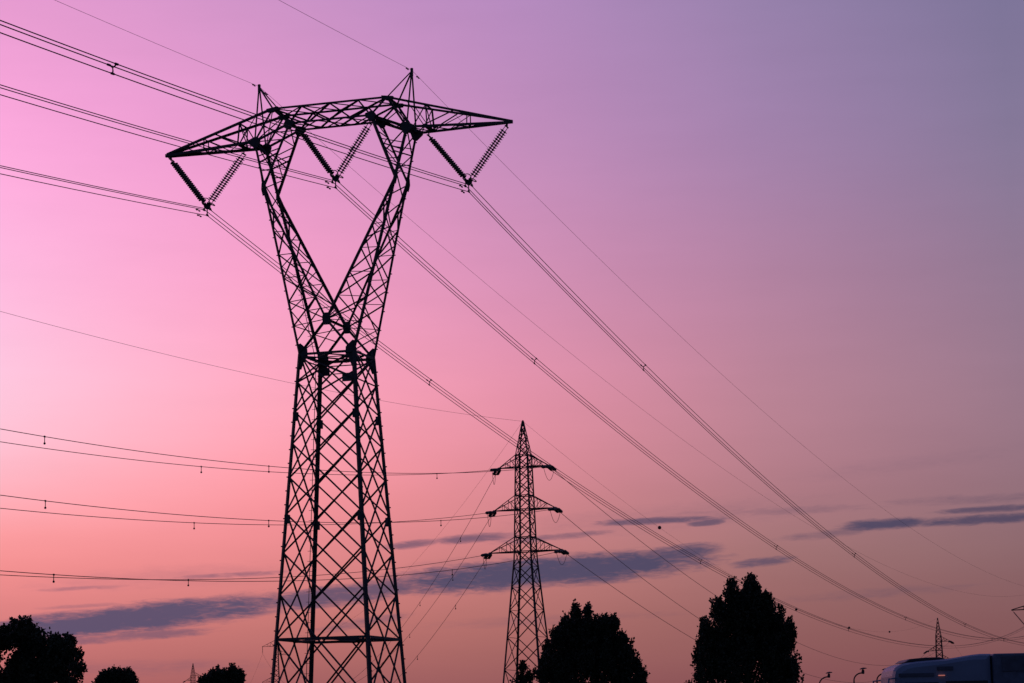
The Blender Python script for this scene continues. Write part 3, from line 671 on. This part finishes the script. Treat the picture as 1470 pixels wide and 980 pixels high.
m = MB(); prism(m, [(x1, 1.15), (x1, zt-.06), (x1+.06, zt), (x1+10.5, zt), (x1+10.5, 1.15)], -1.27, 1.27, .05); m.build('cargo_box', CARGO, lorry)
slab('dark_panel', x1+.25, x1+10.4, pz(1450, 963), pz(1450, 942), TRIM, lorry, -1.285, .025)
m = MB(); m.box((x1+4.2, 0, .95), (14., .9, .3)); m.build('chassis', DARK, lorry)
for wx in (1.1, x1+1.2, x1+7.6, x1+8.9):
    for s in (-1, 1):
        m = MB(); m.lathe((wx, s*1.2, .5), (0, -s, 0), [(0, .3), (.0, .46), (.05, .5), (.28, .5), (.32, .46)], 24); wh = m.build('wheel', TYRE, lorry)
        m = MB(); m.lathe((wx, s*1.215, .5), (0, -s, 0), [(0, .1), (.01, .27), (.05, .29)], 20); m.build('rim', RIM, wh)

# ------------------------------------------------------------------ trees
def leaf_cloud(cent, rad, n, size, up, rs, K=8):
    """leafy sprigs filling ellipsoid lobes: cent (k,3), rad (k,3); n sprigs of K leaves"""
    vol = rad.prod(1)**.8; pick = rs.choice(len(cent), n, p=vol/vol.sum())
    d = rs.normal(size=(n, 3)); d /= np.linalg.norm(d, axis=1)[:, None]
    p = cent[pick]+d*rad[pick]*(rs.random(n)**.4)[:, None]
    ax = d*.55+np.array([0, 0, up*1.25])+rs.normal(size=(n, 3))*.35; ax /= np.linalg.norm(ax, axis=1)[:, None]
    L_ = size*(1.2+1.5*rs.random(n))
    q = p[:, None]+ax[:, None]*(np.linspace(-.6, .6, K)[None, :, None]*L_[:, None, None])
    ld = ax[:, None]*.7+rs.normal(size=(n, K, 3))*.7; ld /= np.linalg.norm(ld, axis=2)[..., None]
    sd = np.cross(ld, rs.normal(size=(n, K, 3))); sd /= np.linalg.norm(sd, axis=2)[..., None]
    ls = size*(.7+.6*rs.random((n, K, 1)))
    return np.stack([q, q+ld*ls*.45+sd*ls*.42, q+ld*ls, q+ld*ls*.45-sd*ls*.42], 2).reshape(-1, 3)
def tree(name, label, D, lobes, n, size, base_px, material, seed, up=.8, plume=.34, nplume=150, crown_lo=1.8, core=.86, group=None):
    rs = np.random.default_rng(seed); k = D/FPX
    base = at(base_px, 978, D); base.z = 0
    root = thing(name, base, label, 'tree' if 'shrub' not in name else 'shrub', group)
    cent = []; rad = []; mxr = max(l[2] for l in lobes)*k
    for l in lobes:                               # the big masses of the crown, in depth as well as across
        c = at(l[0], l[1], D); lim = max(0., mxr-l[2]*k)*.75
        for oy in ((0,) if lim < .3 else (0, lim, -lim)):
            cent.append((c.x-base.x, oy+rs.normal()*.1, c.z-abs(oy)*.12)); rad.append((l[2]*k, l[2]*k, l[3]*k))
    cent = np.array(cent); rad = np.array(rad)
    area = (rad[:, 0]*rad[:, 2]); pk = rs.choice(len(cent), nplume, p=area/area.sum())
    d = rs.normal(size=(nplume, 3)); d[:, 2] = np.where(d[:, 2] < -.4, -d[:, 2], d[:, 2]); d /= np.linalg.norm(d, axis=1)[:, None]
    pr = plume*(.6+.75*rs.random((nplume, 1)))*np.array([[.72, .72, 1.1+.55*min(up, 1.)]])
    pc = cent[pk]+d*np.maximum(rad[pk]-pr*.8, .05)  # plumes of foliage standing on the masses
    keep = pc[:, 2] > crown_lo*.7; pc, pr = pc[keep], pr[keep]
    v1 = leaf_cloud(cent, rad*core, int(n*.42), size*1.15, up, rs); v2 = leaf_cloud(pc, pr, int(n*.58), size, up, rs)
    vv = np.concatenate([v1, v2]); q = vv.reshape(-1, 4, 3); q = q[q[:, 0, 2] > crown_lo*.6]; vv = q.reshape(-1, 3)
    me = bpy.data.meshes.new('crown'); me.from_pydata(vv.tolist(), [], np.arange(len(vv)).reshape(-1, 4).tolist()); me.update(); me.materials.append(material)
    o = bpy.data.objects.new('crown', me); col.objects.link(o); o.parent = root
    h = cent[:, 2].max(); m = MB()
    m.tube([(0, 0, -.1), (.05, .02, 1.2), (-.03, .05, h*.45), (.05, 0, h*.9)], [.05*h*.45+.08, .05*h*.35+.06, .1, .03], 9); m.build('trunk', BARK, root)
    for i in rs.choice(len(cent), min(len(cent), 9), replace=False):
        c = V(cent[i]); z0 = max(1.2, c.z*.45); m = MB(); m.tube([(0, .03, z0), V((c.x*.5, c.y*.5, (z0+c.z)*.52)), c], [.075, .05, .015], 6); m.build('limb', BARK, root)
    return root
tree('broadleaf_tree', 'broad leafy tree with gaps in its crown at the left edge', 120,
    [(42, 964, 44, 38), (36, 916, 14, 26), (38, 901, 8, 15), (18, 911, 8, 20), (5, 920, 8, 20), (56, 922, 7, 20), (76, 924, 8, 21), (94, 925, 8, 18), (84, 950, 22, 26), (106, 936, 7, 9), (110, 960, 9, 7), (-16, 935, 14, 30), (60, 978, 40, 26), (100, 985, 12, 12), (10, 975, 16, 14)],
    4300, .145, 45, LEAF, 3, .5, .30, 120, 1.6, .8)
tree('small_tree', 'small round treetop peeking in at the bottom, right of the broad tree', 200,
    [(165, 986, 25, 18), (152, 972, 9, 9), (168, 968, 10, 9), (183, 970, 8, 9), (189, 980, 6, 8), (143, 980, 7, 8)], 2200, .16, 166, LEAF, 5, .4, .36, 60, 2.)
tree('small_tree', 'spiky small treetop beside the tiny distant pylon', 190,
    [(320, 990, 27, 20), (318, 972, 9, 10), (334, 964, 6, 8), (302, 972, 8, 8), (344, 973, 7, 9), (292, 981, 7, 6), (310, 965, 4, 6)], 1900, .16, 320, LEAF, 6, .8, .36, 50, 2.)
tree('rounded_tree', 'dense rounded tree standing right of the slim pylon', 130,
    [(848, 968, 56, 56), (845, 930, 42, 38), (827, 886, 7, 22), (843, 886, 6, 18), (857, 893, 5, 14), (834, 905, 18, 22), (856, 902, 9, 19), (812, 902, 9, 20), (800, 918, 11, 20), (868, 903, 7, 22), (881, 902, 5, 17), (890, 922, 9, 20), (905, 926, 4, 9), (898, 945, 12, 20), (911, 952, 8, 17), (788, 947, 11, 24), (919, 972, 8, 14), (781, 970, 9, 18), (802, 968, 20, 34), (895, 970, 18, 26)],
    11000, .125, 850, LEAF2, 11, .9, .30, 150, 1.2, .95)
tree('shrub', 'sparse leafy shrub at the foot of the slim pylon', 135, [(752, 978, 12, 14), (742, 982, 9, 8), (766, 970, 7, 12), (750, 960, 4, 9)], 170, .13, 755, LEAF, 13, .5, .2, 14, .4)
tree('poplar_tree', 'tallest tree, upright poplar-like crown between slim pylon and street lamps', 130,
    [(1070, 965, 58, 54), (1070, 922, 50, 44), (1073, 892, 36, 34), (1110, 928, 24, 42), (1028, 942, 24, 40), (1118, 965, 24, 24), (1050, 848, 10, 17), (1047, 862, 9, 18), (1076, 840, 9, 14), (1078, 852, 13, 18), (1070, 866, 20, 22), (1098, 862, 8, 15), (1103, 878, 12, 18), (1028, 868, 6, 13), (1034, 882, 13, 20), (1120, 886, 7, 16), (1012, 898, 7, 13), (1014, 918, 11, 20), (1130, 905, 7, 16), (1130, 925, 8, 16), (1007, 945, 10, 24), (1134, 948, 8, 10), (1141, 962, 6, 8), (1006, 972, 11, 14), (1138, 975, 10, 11), (989, 979, 4, 4), (1134, 900, 4, 8), (1142, 944, 3, 6)],
    12500, .125, 1072, LEAF2, 17, .9, .30, 190, 1.2, .95)
